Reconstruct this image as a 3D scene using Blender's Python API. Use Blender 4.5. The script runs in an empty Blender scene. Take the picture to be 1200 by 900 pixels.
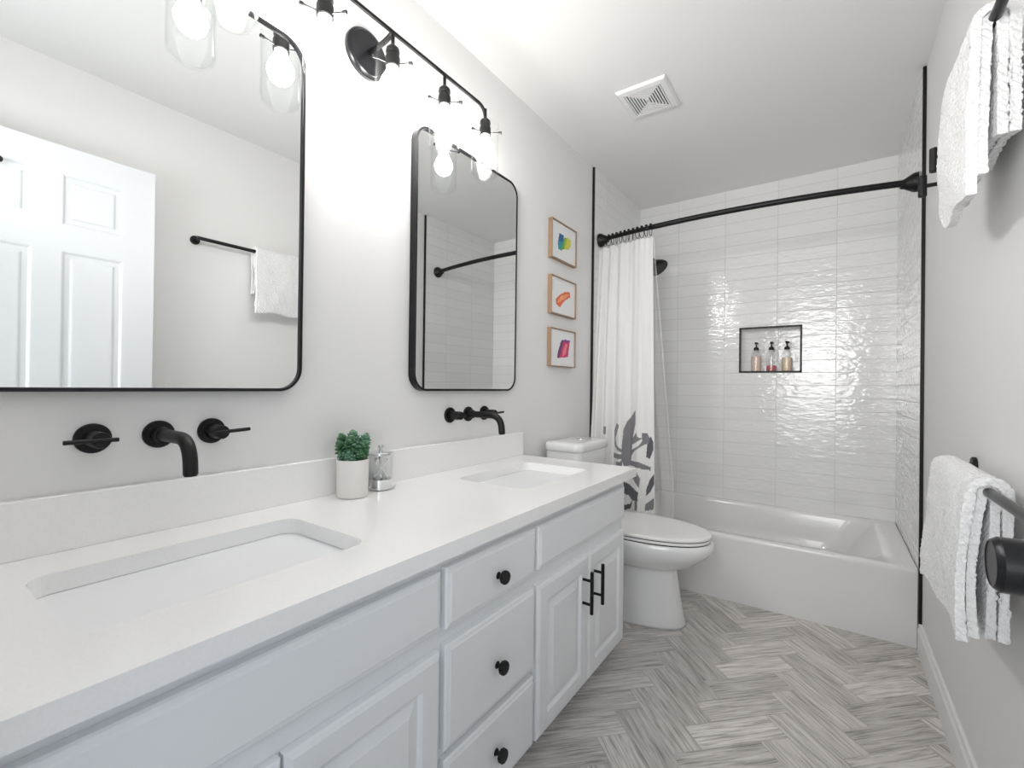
import bpy, bmesh, math, random
from mathutils import Vector, Matrix
PI = math.pi
S = bpy.context.scene
COL = S.collection
random.seed(7)

# ------------------------------------------------------------------ camera
TH, RO, PT, FPX = 0.609, 0.0125, 0.0042, 535.65
CAM = Vector((1.2076, 0.0, 1.0825))
_h = Vector((-math.sin(TH), math.cos(TH), 0)); _r = Vector((math.cos(TH), math.sin(TH), 0)); _z = Vector((0, 0, 1))
F_ = _h * math.cos(PT) + _z * math.sin(PT)
U0 = _z * math.cos(PT) - _h * math.sin(PT)
R_ = _r * math.cos(RO) + U0 * math.sin(RO)
U_ = U0 * math.cos(RO) - _r * math.sin(RO)
cd = bpy.data.cameras.new('camera')
cam = bpy.data.objects.new('camera', cd); COL.objects.link(cam)
M = Matrix((R_, U_, -F_)).transposed().to_4x4(); M.translation = CAM
cam.matrix_world = M
cd.sensor_width = 36; cd.lens = FPX / 1200 * 36; cd.clip_start = .01; cd.shift_y = .46 / 1200
S.camera = cam

# ------------------------------------------------------------------ light and exposure
S.view_settings.view_transform = 'Standard'; S.view_settings.look = 'None'
S.view_settings.gamma = 1; S.view_settings.use_curve_mapping = False
S.view_settings.exposure = 0.10
S.cycles.max_bounces = 12; S.cycles.diffuse_bounces = 6; S.cycles.transparent_max_bounces = 24
S.cycles.sample_clamp_indirect = 6; S.cycles.caustics_refractive = False; S.cycles.caustics_reflective = False
w = bpy.data.worlds.new('world'); S.world = w; w.use_nodes = True
bg = w.node_tree.nodes['Background']; bg.inputs[0].default_value = (.80, .90, 1, 1); bg.inputs[1].default_value = 0.5
BULB = 76.0
def area(name, loc, rot, sx, sy, power, col):
    l = bpy.data.lights.new(name, 'AREA'); l.shape = 'RECTANGLE'; l.size = sx; l.size_y = sy
    l.energy = power; l.color = col
    o = bpy.data.objects.new(name, l); COL.objects.link(o); o.location = loc; o.rotation_euler = rot
    return o
# daylight coming through the open doorway the photographer stands in
area('doorway_daylight', (1.08, -.55, 1.25), (math.radians(90), 0, 0), 1.5, 2.2, 8, (.84, .92, 1))
# fill lamp added beside the camera, in the manner of a ceiling-bounced flash
area('bounce_fill', (1.05, -.03, 1.75), (math.radians(150), 0, 0), .25, .25, 2.6, (.97, .98, 1))
# unseen soft fill added in the doorway to brighten the tub end
fl = area('tub_fill', (1.07, -.02, 1.44), (math.radians(94), 0, math.radians(3)), .74, 1.15, 6.2, (1, .985, .97)); fl.data.spread = math.radians(88)

# ------------------------------------------------------------------ materials
def mat(name, base=(.8, .8, .8), rough=.5, metal=0.0, coat=0.0, spec=.5, emit=None, es=0):
    m = bpy.data.materials.new(name); m.use_nodes = True
    b = m.node_tree.nodes['Principled BSDF']
    b.inputs['Base Color'].default_value = (*base, 1); b.inputs['Roughness'].default_value = rough
    b.inputs['Metallic'].default_value = metal; b.inputs['Coat Weight'].default_value = coat
    b.inputs['Specular IOR Level'].default_value = spec
    if emit: b.inputs['Emission Color'].default_value = (*emit, 1); b.inputs['Emission Strength'].default_value = es
    return m
def N(m, t, **k):
    n = m.node_tree.nodes.new(t)
    for a, v in k.items():
        if hasattr(n, a): setattr(n, a, v)
    return n
def L(m, a, b): m.node_tree.links.new(a, b)
def BS(m): return m.node_tree.nodes['Principled BSDF']
def bump(m, scale, strength, dist=.002, detail=3, stretch=None):
    tc = N(m, 'ShaderNodeTexCoord'); mp = N(m, 'ShaderNodeMapping'); nz = N(m, 'ShaderNodeTexNoise'); b = N(m, 'ShaderNodeBump')
    L(m, tc.outputs['Object'], mp.inputs[0]); L(m, mp.outputs[0], nz.inputs['Vector'])
    if stretch: mp.inputs['Scale'].default_value = stretch
    nz.inputs['Scale'].default_value = scale; nz.inputs['Detail'].default_value = detail
    b.inputs['Strength'].default_value = strength; b.inputs['Distance'].default_value = dist
    L(m, nz.outputs[0], b.inputs['Height']); L(m, b.outputs[0], BS(m).inputs['Normal'])
    return nz
M_wall = mat('wall_paint', (.775, .77, .765), .62, spec=.3); bump(M_wall, 90, .12, .001)
M_ceil = mat('ceiling_paint', (.80, .797, .79), .8, spec=.2); bump(M_ceil, 60, .1, .001)
M_trimw = mat('white_trim_paint', (.83, .83, .83), .4)
M_cab = mat('cabinet_paint', (.80, .815, .83), .38)
M_doorp = mat('door_paint', (.74, .76, .785), .45)
M_quartz = mat('white_quartz', (.83, .825, .82), .16, spec=.5)
nq = N(M_quartz, 'ShaderNodeTexNoise'); nq.inputs['Scale'].default_value = 220
rq = N(M_quartz, 'ShaderNodeValToRGB'); rq.color_ramp.elements[0].position = .35; rq.color_ramp.elements[0].color = (.85, .845, .842, 1)
rq.color_ramp.elements[1].position = .6; rq.color_ramp.elements[1].color = (.87, .865, .862, 1)
tq = N(M_quartz, 'ShaderNodeTexCoord'); L(M_quartz, tq.outputs['Object'], nq.inputs['Vector'])
L(M_quartz, nq.outputs[0], rq.inputs[0]); L(M_quartz, rq.outputs[0], BS(M_quartz).inputs['Base Color'])
M_china = mat('white_ceramic', (.77, .775, .775), .08, coat=.3)
M_tub = mat('tub_enamel', (.78, .775, .765), .14, coat=.2)
M_seat = mat('toilet_seat_plastic', (.82, .81, .79), .18)
M_black = mat('matte_black_metal', (.006, .006, .0065), .42, .0, spec=.3)
M_blackg = mat('black_steel_sheen', (.022, .022, .025), .3, .7)
M_gapshade = mat('gap_shade', (.02, .02, .02), .8)  # near-black that paints the shade in the toilet seat gaps
M_chrome = mat('chrome', (.78, .79, .80), .09, 1.0)
M_mirror = mat('mirror_silver', (.885, .90, .895), .0, 1.0)
M_wood = mat('light_oak', (.31, .205, .125), .5)
nw = bump(M_wood, 30, .3, .001, 4, (1, 1, 12)); 
M_paper = mat('white_paper', (.80, .81, .82), .25)
M_soil = mat('soil', (.05, .04, .03), .9)
M_pot = mat('white_ceramic_pot', (.78, .755, .73), .55)
M_cotton = mat('cotton', (.93, .93, .93), .9)
M_ventp = mat('vent_plastic', (.80, .80, .80), .35)
M_dark = mat('dark_recess', (.06, .06, .06), .9)
def glassy(name, tint=(1, 1, 1), rough=.0, dens=.008, gloss=.40):
    m = bpy.data.materials.new(name); m.use_nodes = True; nt = m.node_tree; nt.nodes.clear()
    o = N(m, 'ShaderNodeOutputMaterial'); t = N(m, 'ShaderNodeBsdfTransparent'); g = N(m, 'ShaderNodeBsdfGlossy')
    mx = N(m, 'ShaderNodeMixShader'); lw = N(m, 'ShaderNodeLayerWeight'); pw = N(m, 'ShaderNodeMath'); mul = N(m, 'ShaderNodeMath')
    lw.inputs['Blend'].default_value = .5; pw.operation = 'POWER'; pw.inputs[1].default_value = 4; mul.operation = 'MULTIPLY_ADD'; mul.use_clamp = True
    t.inputs[0].default_value = (*tint, 1); g.inputs['Roughness'].default_value = rough
    mul.inputs[1].default_value = gloss; mul.inputs[2].default_value = dens
    L(m, lw.outputs['Facing'], pw.inputs[0]); L(m, pw.outputs[0], mul.inputs[0]); L(m, mul.outputs[0], mx.inputs[0]); L(m, t.outputs[0], mx.inputs[1])
    L(m, g.outputs[0], mx.inputs[2]); L(m, mx.outputs[0], o.inputs[0])
    return m
M_glass = glassy('clear_glass', (.985, .99, .99), .02)
M_bottle = glassy('clear_bottle_plastic', (.96, .96, .96), .08, .05)
# thin clear vinyl: mostly see-through, slightly milky, glossy
M_liner = bpy.data.materials.new('clear_vinyl'); M_liner.use_nodes = True
_b = BS(M_liner); _b.inputs['Base Color'].default_value = (.80, .80, .79, 1); _b.inputs['Roughness'].default_value = .16
_b.inputs['Alpha'].default_value = .26; _b.inputs['Specular IOR Level'].default_value = .7
M_bulb = mat('glowing_bulb', (1, 1, 1), .3, emit=(1, .965, .92), es=BULB)
def liquid(n, c): return mat(n, c, .2)
M_pink, M_rose, M_cream = liquid('pale_pink_soap', (.85, .66, .57)), liquid('rose_soap', (.58, .17, .18)), liquid('cream_soap', (.85, .68, .50))

def fabric(name, base, kind):
    m = mat(name, base, .9, spec=.15); b = BS(m); b.inputs['Sheen Weight'].default_value = .25
    tc = N(m, 'ShaderNodeTexCoord'); nz = N(m, 'ShaderNodeTexNoise'); bp = N(m, 'ShaderNodeBump')
    if kind == 'terry':
        wv = N(m, 'ShaderNodeTexWave', wave_type='BANDS', bands_direction='DIAGONAL'); wv.inputs['Scale'].default_value = 42
        wv.inputs['Distortion'].default_value = 3.0; wv.inputs['Detail'].default_value = 2; wv.inputs['Detail Scale'].default_value = 3
        nz.inputs['Scale'].default_value = 330; ad = N(m, 'ShaderNodeMath'); ad.operation = 'ADD'
        L(m, tc.outputs['Object'], wv.inputs[0]); L(m, tc.outputs['Object'], nz.inputs['Vector'])
        L(m, wv.outputs['Fac'], ad.inputs[0]); L(m, nz.outputs[0], ad.inputs[1])
        L(m, ad.outputs[0], bp.inputs['Height']); bp.inputs['Strength'].default_value = .55; bp.inputs['Distance'].default_value = .004
    else:
        nz.inputs['Scale'].default_value = 500; L(m, tc.outputs['Object'], nz.inputs['Vector'])
        L(m, nz.outputs[0], bp.inputs['Height']); bp.inputs['Strength'].default_value = .15; bp.inputs['Distance'].default_value = .001
    L(m, bp.outputs[0], b.inputs['Normal'])
    return m
M_terry = fabric('white_terry', (.84, .84, .84), 'terry')
M_curt = fabric('white_cotton_cloth', (.72, .715, .705), 'cloth')
M_leafg = fabric('charcoal_leaf_print', (.20, .20, .215), 'cloth')
M_leafd = fabric('dark_leaf_print', (.11, .11, .125), 'cloth')

def tile(name, axis, phase):
    """stacked glossy 12 x 3 inch tiles; axis = the horizontal world axis the wall runs along"""
    m = mat(name, (.8, .8, .8), .1, coat=.0, spec=.55); b = BS(m)
    tc = N(m, 'ShaderNodeTexCoord'); sp = N(m, 'ShaderNodeSeparateXYZ'); cb = N(m, 'ShaderNodeCombineXYZ')
    L(m, tc.outputs['Object'], sp.inputs[0])
    def off(sock, v):
        a = N(m, 'ShaderNodeMath'); a.operation = 'ADD'; a.inputs[1].default_value = v; L(m, sock, a.inputs[0]); return a.outputs[0]
    hx = off(sp.outputs[axis], 4 * .312 - phase); hz = off(sp.outputs[2], 20 * .0784 - 1.1125)
    L(m, hx, cb.inputs[0]); L(m, hz, cb.inputs[1])
    br = N(m, 'ShaderNodeTexBrick'); br.offset = 0; br.squash = 1
    br.inputs['Scale'].default_value = 1; br.inputs['Brick Width'].default_value = .312; br.inputs['Row Height'].default_value = .0784
    br.inputs['Mortar Size'].default_value = .0014; br.inputs['Mortar Smooth'].default_value = .2; br.inputs['Bias'].default_value = 0
    br.inputs['Color1'].default_value = (.83, .83, .825, 1); br.inputs['Color2'].default_value = (.79, .79, .79, 1)
    br.inputs['Mortar'].default_value = (.60, .60, .60, 1)
    L(m, cb.outputs[0], br.inputs['Vector']); L(m, br.outputs['Color'], b.inputs['Base Color'])
    # handmade, wavy glaze with a tilt that changes from tile to tile
    fl = N(m, 'ShaderNodeVectorMath'); fl.operation = 'DIVIDE'; fl.inputs[1].default_value = (.312, .0784, 1)
    f2 = N(m, 'ShaderNodeVectorMath'); f2.operation = 'FLOOR'; L(m, cb.outputs[0], fl.inputs[0]); L(m, fl.outputs[0], f2.inputs[0])
    wn = N(m, 'ShaderNodeTexWhiteNoise'); L(m, f2.outputs[0], wn.inputs['Vector'])
    ad = N(m, 'ShaderNodeVectorMath'); ad.operation = 'MULTIPLY_ADD'; ad.inputs[1].default_value = (5, 5, 5)
    L(m, wn.outputs['Color'], ad.inputs[0]); L(m, cb.outputs[0], ad.inputs[2])
    mp = N(m, 'ShaderNodeMapping'); mp.inputs['Scale'].default_value = (1, 2.2, 1); L(m, ad.outputs[0], mp.inputs[0])
    nz = N(m, 'ShaderNodeTexNoise'); nz.inputs['Scale'].default_value = 20; nz.inputs['Detail'].default_value = 2.5; L(m, mp.outputs[0], nz.inputs['Vector'])
    bp = N(m, 'ShaderNodeBump'); bp.inputs['Strength'].default_value = .75; bp.inputs['Distance'].default_value = .004
    L(m, nz.outputs[0], bp.inputs['Height'])
    b2 = N(m, 'ShaderNodeBump'); b2.invert = True; b2.inputs['Strength'].default_value = .6; b2.inputs['Distance'].default_value = .0012
    L(m, br.outputs['Fac'], b2.inputs['Height']); L(m, bp.outputs[0], b2.inputs['Normal']); L(m, b2.outputs[0], b.inputs['Normal'])
    rm = N(m, 'ShaderNodeMapRange'); rm.inputs['To Min'].default_value = .06; rm.inputs['To Max'].default_value = .7
    L(m, br.outputs['Fac'], rm.inputs[0]); L(m, rm.outputs[0], b.inputs['Roughness'])
    return m
M_tileX = tile('white_wall_tile_back', 0, .608); M_tileY = tile('white_wall_tile_side', 1, 3.395)

def floor_mat():
    m = mat('grey_wood_herringbone', (.5, .48, .46), .5, spec=.35); b = BS(m)
    uv = N(m, 'ShaderNodeUVMap'); uv.uv_map = 'UVMap'; at = N(m, 'ShaderNodeAttribute'); at.attribute_name = 'rnd'
    sp = N(m, 'ShaderNodeSeparateXYZ'); L(m, uv.outputs[0], sp.inputs[0])
    sc = N(m, 'ShaderNodeVectorMath'); sc.operation = 'MULTIPLY_ADD'; sc.inputs[1].default_value = (37, 53, 11)
    L(m, at.outputs['Color'], sc.inputs[0]); L(m, uv.outputs[0], sc.inputs[2])
    mp = N(m, 'ShaderNodeMapping'); mp.inputs['Scale'].default_value = (2.2, 30, 1); L(m, sc.outputs[0], mp.inputs[0])
    n1 = N(m, 'ShaderNodeTexNoise'); n1.inputs['Scale'].default_value = 3; n1.inputs['Detail'].default_value = 6; n1.inputs['Roughness'].default_value = .62; n1.inputs['Distortion'].default_value = .35
    L(m, mp.outputs[0], n1.inputs['Vector'])
    mp2 = N(m, 'ShaderNodeMapping'); mp2.inputs['Scale'].default_value = (3, 90, 1); L(m, sc.outputs[0], mp2.inputs[0])
    n2 = N(m, 'ShaderNodeTexNoise'); n2.inputs['Scale'].default_value = 2.5; n2.inputs['Detail'].default_value = 3; L(m, mp2.outputs[0], n2.inputs['Vector'])
    r1 = N(m, 'ShaderNodeValToRGB'); e = r1.color_ramp.elements
    e[0].position = .30; e[0].color = (.34, .318, .30, 1); e[1].position = .70; e[1].color = (.80, .765, .735, 1)
    k = r1.color_ramp.elements.new(.47); k.color = (.62, .585, .56, 1)
    L(m, n1.outputs[0], r1.inputs[0])
    r2 = N(m, 'ShaderNodeValToRGB'); e = r2.color_ramp.elements
    e[0].position = .34; e[0].color = (.48, .47, .46, 1); e[1].position = .47; e[1].color = (1, 1, 1, 1)
    L(m, n2.outputs[0], r2.inputs[0])
    mx = N(m, 'ShaderNodeMix'); mx.data_type = 'RGBA'; mx.blend_type = 'MULTIPLY'; mx.inputs[0].default_value = .75
    L(m, r1.outputs[0], mx.inputs[6]); L(m, r2.outputs[0], mx.inputs[7])
    # tone changes plank to plank
    sr = N(m, 'ShaderNodeSeparateXYZ'); L(m, at.outputs['Color'], sr.inputs[0])
    mr = N(m, 'ShaderNodeMapRange'); mr.inputs['To Min'].default_value = .88; mr.inputs['To Max'].default_value = 1.14; L(m, sr.outputs[0], mr.inputs[0])
    m2 = N(m, 'ShaderNodeVectorMath'); m2.operation = 'SCALE'; L(m, mx.outputs[2], m2.inputs[0]); L(m, mr.outputs[0], m2.inputs['Scale'])
    L(m, m2.outputs[0], b.inputs['Base Color'])
    bp = N(m, 'ShaderNodeBump'); bp.inputs['Strength'].default_value = .25; bp.inputs['Distance'].default_value = .001
    L(m, n2.outputs[0], bp.inputs['Height']); L(m, bp.outputs[0], b.inputs['Normal'])
    return m
M_floor = floor_mat()
M_grout = mat('plank_joint', (.40, .38, .36), .8)

# ------------------------------------------------------------------ helpers
def link(name, bm, m, parent=None, smooth=False, recalc=True, autos=None):
    if recalc: bmesh.ops.recalc_face_normals(bm, faces=bm.faces[:])
    me = bpy.data.meshes.new(name); bm.to_mesh(me); bm.free()
    for x in (m if isinstance(m, (list, tuple)) else [m]): me.materials.append(x)
    if smooth: me.polygons.foreach_set('use_smooth', [True] * len(me.polygons))
    if autos: 
        me.polygons.foreach_set('use_smooth', [True] * len(me.polygons)); me.set_sharp_from_angle(angle=math.radians(autos))
    o = bpy.data.objects.new(name, me); COL.objects.link(o)
    if parent: o.parent = parent; o.matrix_parent_inverse = Matrix.Translation(-Vector(parent.location)) if parent.type == 'EMPTY' else Matrix()
    return o
def thing(name, label, cat, loc=(0, 0, 0), group=None):
    o = bpy.data.objects.new(name, None); COL.objects.link(o); o.location = loc; o.empty_display_size = .05
    return tag(o, label, cat, group)
def tag(o, label, cat, group=None):
    o['label'] = label; o['category'] = cat
    if group: o['group'] = group
    return o
def struct(o, label=None):
    o['kind'] = 'structure'
    if label: o['label'] = label; o['category'] = 'room part'
    return o
def B(): return bmesh.new()
def box(bm, x0, y0, z0, x1, y1, z1, mi=0):
    vs = [bm.verts.new(p) for p in ((x0, y0, z0), (x1, y0, z0), (x1, y1, z0), (x0, y1, z0), (x0, y0, z1), (x1, y0, z1), (x1, y1, z1), (x0, y1, z1))]
    for f in ((0, 3, 2, 1), (4, 5, 6, 7), (0, 1, 5, 4), (1, 2, 6, 5), (2, 3, 7, 6), (3, 0, 4, 7)):
        bm.faces.new([vs[i] for i in f]).material_index = mi
def bevel(bm, w=.002, seg=2):
    bmesh.ops.bevel(bm, geom=bm.edges[:], offset=w, segments=seg, affect='EDGES', profile=.6, clamp_overlap=True)
def loft(bm, rings, c0=True, c1=True, closed=True, mi=0):
    R = [[bm.verts.new(p) for p in r] for r in rings]; n = len(R[0])
    for a, b in zip(R, R[1:]):
        for i in range(n if closed else n - 1):
            j = (i + 1) % n
            try: bm.faces.new((a[i], a[j], b[j], b[i])).material_index = mi
            except ValueError: pass
    if c0: bm.faces.new(R[0][::-1]).material_index = mi
    if c1: bm.faces.new(R[-1]).material_index = mi
    return R
def frame_of(d):
    d = d.normalized(); a = Vector((0, 0, 1)) if abs(d.z) < .9 else Vector((1, 0, 0))
    u = d.cross(a).normalized(); return u, d.cross(u).normalized()
def circ(c, d, r, n=24, ry=None):
    u, v = frame_of(Vector(d)); c = Vector(c)
    return [c + u * r * math.cos(2 * PI * i / n) + v * (ry or r) * math.sin(2 * PI * i / n) for i in range(n)]
def cyl(bm, p0, p1, r0, r1=None, n=24, caps=True, ch=0.0):
    p0, p1 = Vector(p0), Vector(p1); d = p1 - p0; r1 = r0 if r1 is None else r1; dn = d.normalized()
    if ch: rg = [circ(p0, d, r0 - ch, n), circ(p0 + dn * ch, d, r0, n), circ(p1 - dn * ch, d, r1, n), circ(p1, d, r1 - ch, n)]
    else: rg = [circ(p0, d, r0, n), circ(p1, d, r1, n)]
    loft(bm, rg, caps, caps)
def lathe(bm, c, axis, prof, n=32, c0=True, c1=True):
    """prof: list of (distance along axis, radius)"""
    c = Vector(c); a = Vector(axis).normalized()
    loft(bm, [circ(c + a * t, a, max(r, .0002), n) for t, r in prof], c0, c1)
def tube(bm, pts, r, n=16, caps=True):
    pts = [Vector(p) for p in pts]; rs = r if isinstance(r, (list, tuple)) else [r] * len(pts)
    t0 = (pts[1] - pts[0]).normalized(); u, v = frame_of(t0); rings = []
    for i, p in enumerate(pts):
        t = (pts[min(i + 1, len(pts) - 1)] - pts[max(i - 1, 0)]).normalized()
        u = (u - t * u.dot(t)).normalized(); v = t.cross(u)
        rings.append([p + u * rs[i] * math.cos(2 * PI * k / n) + v * rs[i] * math.sin(2 * PI * k / n) for k in range(n)])
    loft(bm, rings, caps, caps)
def bend(p0, p1, p2, r, n=8):
    """polyline p0-p1-p2 with a round corner of radius r at p1"""
    p0, p1, p2 = Vector(p0), Vector(p1), Vector(p2); a = p1 + (p0 - p1).normalized() * r; b = p1 + (p2 - p1).normalized() * r
    out = [p0]
    for i in range(n + 1):
        t = i / n; out.append((1 - t) ** 2 * a + 2 * t * (1 - t) * p1 + t * t * b)
    return out + [p2]
def rrect(x0, y0, x1, y1, z, r, k=6, skew=0):
    """rounded rectangle in the xy plane, ccw"""
    out = []
    for cx, cy, a0 in ((x1 - r, y0 + r, -90), (x1 - r, y1 - r, 0), (x0 + r, y1 - r, 90), (x0 + r, y0 + r, 180)):
        for i in range(k + 1):
            a = math.radians(a0 + 90 * i / k); out.append(Vector((cx + r * math.cos(a), cy + r * math.sin(a), z)))
    return out
def rrect_yz(y0, z0, y1, z1, x, r, k=8): return [Vector((x, p.x, p.y)) for p in rrect(y0, z0, y1, z1, 0, r, k)]
def dup(root, off, label=None):
    """a copy of a thing and of its parts and sub-parts, shifted by off"""
    r = root.copy(); COL.objects.link(r)
    def kids(src, dst):
        for ch in [o for o in bpy.data.objects if o.parent == src]:
            c = ch.copy(); COL.objects.link(c); c.parent = dst; kids(ch, c)
    kids(root, r)
    r.location = Vector(root.location) + Vector(off)
    if label: r['label'] = label
    return r

# ------------------------------------------------------------------ room
W, CH, YT, YB, YL, YR = 1.524, 2.434, 2.552, 3.395, 2.579, 2.532
def herringbone():
    Lp, Wp, g = .294, .098, .0006
    bm = B(); uvl = bm.loops.layers.uv.new('UVMap'); cl = bm.loops.layers.color.new('rnd')
    ca = math.cos(PI / 4)
    box(bm, 0, -.6, -.05, W, YB, -.0012, 1)
    def plank(x, y, horiz):
        w_, h_ = (Lp, Wp) if horiz else (Wp, Lp)
        q = [(x + g, y + g), (x + w_ - g, y + g), (x + w_ - g, y + h_ - g), (x + g, y + h_ - g)]
        vs = []
        for a, b in q:
            X = (a - b) * ca + .9; Y = (a + b) * ca + 1.6
            vs.append(Vector((X, Y, 0)))
        if max(v.x for v in vs) < 0 or min(v.x for v in vs) > W or max(v.y for v in vs) < -.6 or min(v.y for v in vs) > YT + .1: return
        f = bm.faces.new([bm.verts.new(v) for v in vs]); rc = (random.random(), random.random(), random.random(), 1)
        uv = [(0, 0), (Lp, 0), (Lp, Wp), (0, Wp)] if horiz else [(0, 0), (0, Wp), (Lp, Wp), (Lp, 0)]
        for lp, t in zip(f.loops, uv): lp[uvl].uv = t; lp[cl] = rc
    for k in range(-30, 30):
        for j in range(-12, 12):
            bx = k * Wp + j * Lp * 1; by = k * Wp - j * Lp * 1
            plank(bx, by, True); plank(bx + 0, by + Wp, False) if False else plank(bx - Wp, by, False)
    geo = bm.faces[:]
    for co, no in (((0, 0, 0), (-1, 0, 0)), ((W, 0, 0), (1, 0, 0)), ((0, -.6, 0), (0, -1, 0)), ((0, YB, 0), (0, 1, 0))):
        bmesh.ops.bisect_plane(bm, geom=bm.verts[:] + bm.edges[:] + bm.faces[:], plane_co=co, plane_no=no, clear_outer=True)
    return bm
o = link('floor', herringbone(), [M_floor, M_grout], recalc=False); struct(o, 'grey wood-look herringbone plank floor')
bm = B(); box(bm, -.1, -.2, CH, W + .1, YB + .1, CH + .06); struct(link('ceiling', bm, M_ceil), 'light grey flat painted ceiling')
bm = B(); box(bm, -.1, -.12, -.05, 0, YB + .1, CH); wl = struct(link('wall_left', bm, M_wall), 'white painted wall behind the vanity')
bm = B(); box(bm, W, -.12, -.05, W + .1, YB + .1, CH); wr = struct(link('wall_right', bm, M_wall), 'white painted wall with the towel bars')
bm = B(); box(bm, -.1, -.13, -.05, .66, -.01, CH); box(bm, .66, -.13, 2.06, W + .1, -.01, CH); box(bm, 1.475, -.13, -.05, W + .1, -.01, 2.06)
struct(link('wall_rear', bm, M_wall), 'white painted wall with the entrance doorway')
# tiled walls around the tub
bm = B(); box(bm, 0, YL, .0, .009, YB, CH); link('wall_tiles', bm, M_tileY, wl)
bm = B(); box(bm, W - .009, YR, .0, W, YB, CH); link('wall_tiles', bm, M_tileY, wr)
NX0, NX1, NZ0, NZ1, ND = .700, 1.058, 1.192, 1.494, .092
bm = B()
box(bm, -.1, YB, -.05, NX0, YB + .12, CH); box(bm, NX1, YB, -.05, W + .1, YB + .12, CH)
box(bm, NX0, YB, -.05, NX1, YB + .12, NZ0); box(bm, NX0, YB, NZ1, NX1, YB + .12, CH); box(bm, NX0, YB + ND, NZ0, NX1, YB + .12, NZ1)
struct(link('wall_back', bm, M_tileX), 'white stacked tile wall with a shampoo niche')
# black metal edging
bm = B(); box(bm, 0, YL - .012, .335, .012, YL, CH - .003); struct(link('trim_1', bm, M_black), 'black metal edge strip of the tile, left wall')
bm = B(); box(bm, W - .012, YR - .012, .122, W, YR, CH - .003); struct(link('trim_2', bm, M_black), 'black metal edge strip of the tile, right wall')
bm = B(); t = .011
for a in ((NX0, NZ0, NX1, NZ0 + t), (NX0, NZ1 - t, NX1, NZ1), (NX0, NZ0, NX0 + t, NZ1), (NX1 - t, NZ0, NX1, NZ1)): box(bm, a[0], YB - .004, a[1], a[2], YB + .012, a[3])
struct(link('trim_3', bm, M_black), 'black metal frame around the shower niche')
def baseboard(x0, x1, y0, y1, flip):
    bm = B(); prof = [(0, 0), (.013, 0), (.013, .095), (.009, .104), (.007, .118), (.004, .122), (0, .122)]
    rings = []
    for y in (y0, y1): rings.append([Vector((x0 - a if flip else x0 + a, y, z)) for a, z in prof])
    loft(bm, rings); return bm
struct(link('baseboard_right', baseboard(W, 0, .0, YR, True), M_trimw), 'white moulded baseboard of the right wall')
struct(link('baseboard_left', baseboard(0, 0, 1.80, YL - .012, False), M_trimw), 'white moulded baseboard behind the toilet')

# ------------------------------------------------------------------ entrance door, swung open against the right wall
def six_panel():
    bm = B(); x0, x1, y0, y1, z0, z1 = 1.412, 1.447, .078, .781, .012, 2.04
    ys = [y0, .19, .388, .471, .669, y1]; zs = [z0, .23, .80, .97, 1.612, 1.719, 1.927, z1]
    box(bm, x0 + .006, y0, z0, x1, y1, z1)
    for i in range(5):
        for j in range(7):
            a, b, c, d = ys[i], ys[i + 1], zs[j], zs[j + 1]
            def ring(ins, dep): return [Vector((x0 + dep, a + ins, c + ins)), Vector((x0 + dep, b - ins, c + ins)), Vector((x0 + dep, b - ins, d - ins)), Vector((x0 + dep, a + ins, d - ins))]
            if i in (1, 3) and j in (1, 3, 5):
                loft(bm, [ring(0, 0), ring(.004, .001), ring(.012, .007), ring(.022, .008), ring(.034, .003), ring(.038, .0025)], False, True)
            else: bm.faces.new([bm.verts.new(p) for p in ring(0, 0)])
    for a, b in (((x0, y0), (x0, y0)), ):
        pass
    for q in (((y0, z0), (y1, z0)), ((y1, z0), (y1, z1)), ((y1, z1), (y0, z1)), ((y0, z1), (y0, z0))):
        (ya, za), (yb, zb) = q
        bm.faces.new([bm.verts.new(p) for p in ((x0, ya, za), (x0, yb, zb), (x0 + .006, yb, zb), (x0 + .006, ya, za))])
    return bm
dr = link('door_1', six_panel(), M_doorp, recalc=True); struct(dr, 'white six-panel door standing open against the right wall')
def knob(xw, xf, y, z):
    bm = B(); s = 1 if xf > xw else -1; d = abs(xf - xw)
    lathe(bm, (xw, y, z), (s, 0, 0), [(0, .033), (.005, .033), (.008, .030), (.009, .013), (d - .032, .013), (d - .030, .026), (d - .026, .0295), (d - .006, .0295), (d - .001, .026), (d, .0245), (d - .001, .023), (d - .001, .0)], 40)
    return bm
link('door_knob', knob(1.412, 1.353, .715, .895), M_blackg, dr, autos=30)
bm = B(); cyl(bm, (1.412, .292, 1.905), (1.380, .292, 1.905), .007); cyl(bm, (1.384, .292, 1.905), (1.374, .292, 1.905), .012, ch=.002)
link('door_hook', bm, M_black, dr, autos=30)
bm = B(); 
for z in (.25, 1.05, 1.82): cyl(bm, (1.43, .07, z), (1.43, .07, z + .09), .007)
link('hinge', bm, M_black, dr, autos=30)

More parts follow.
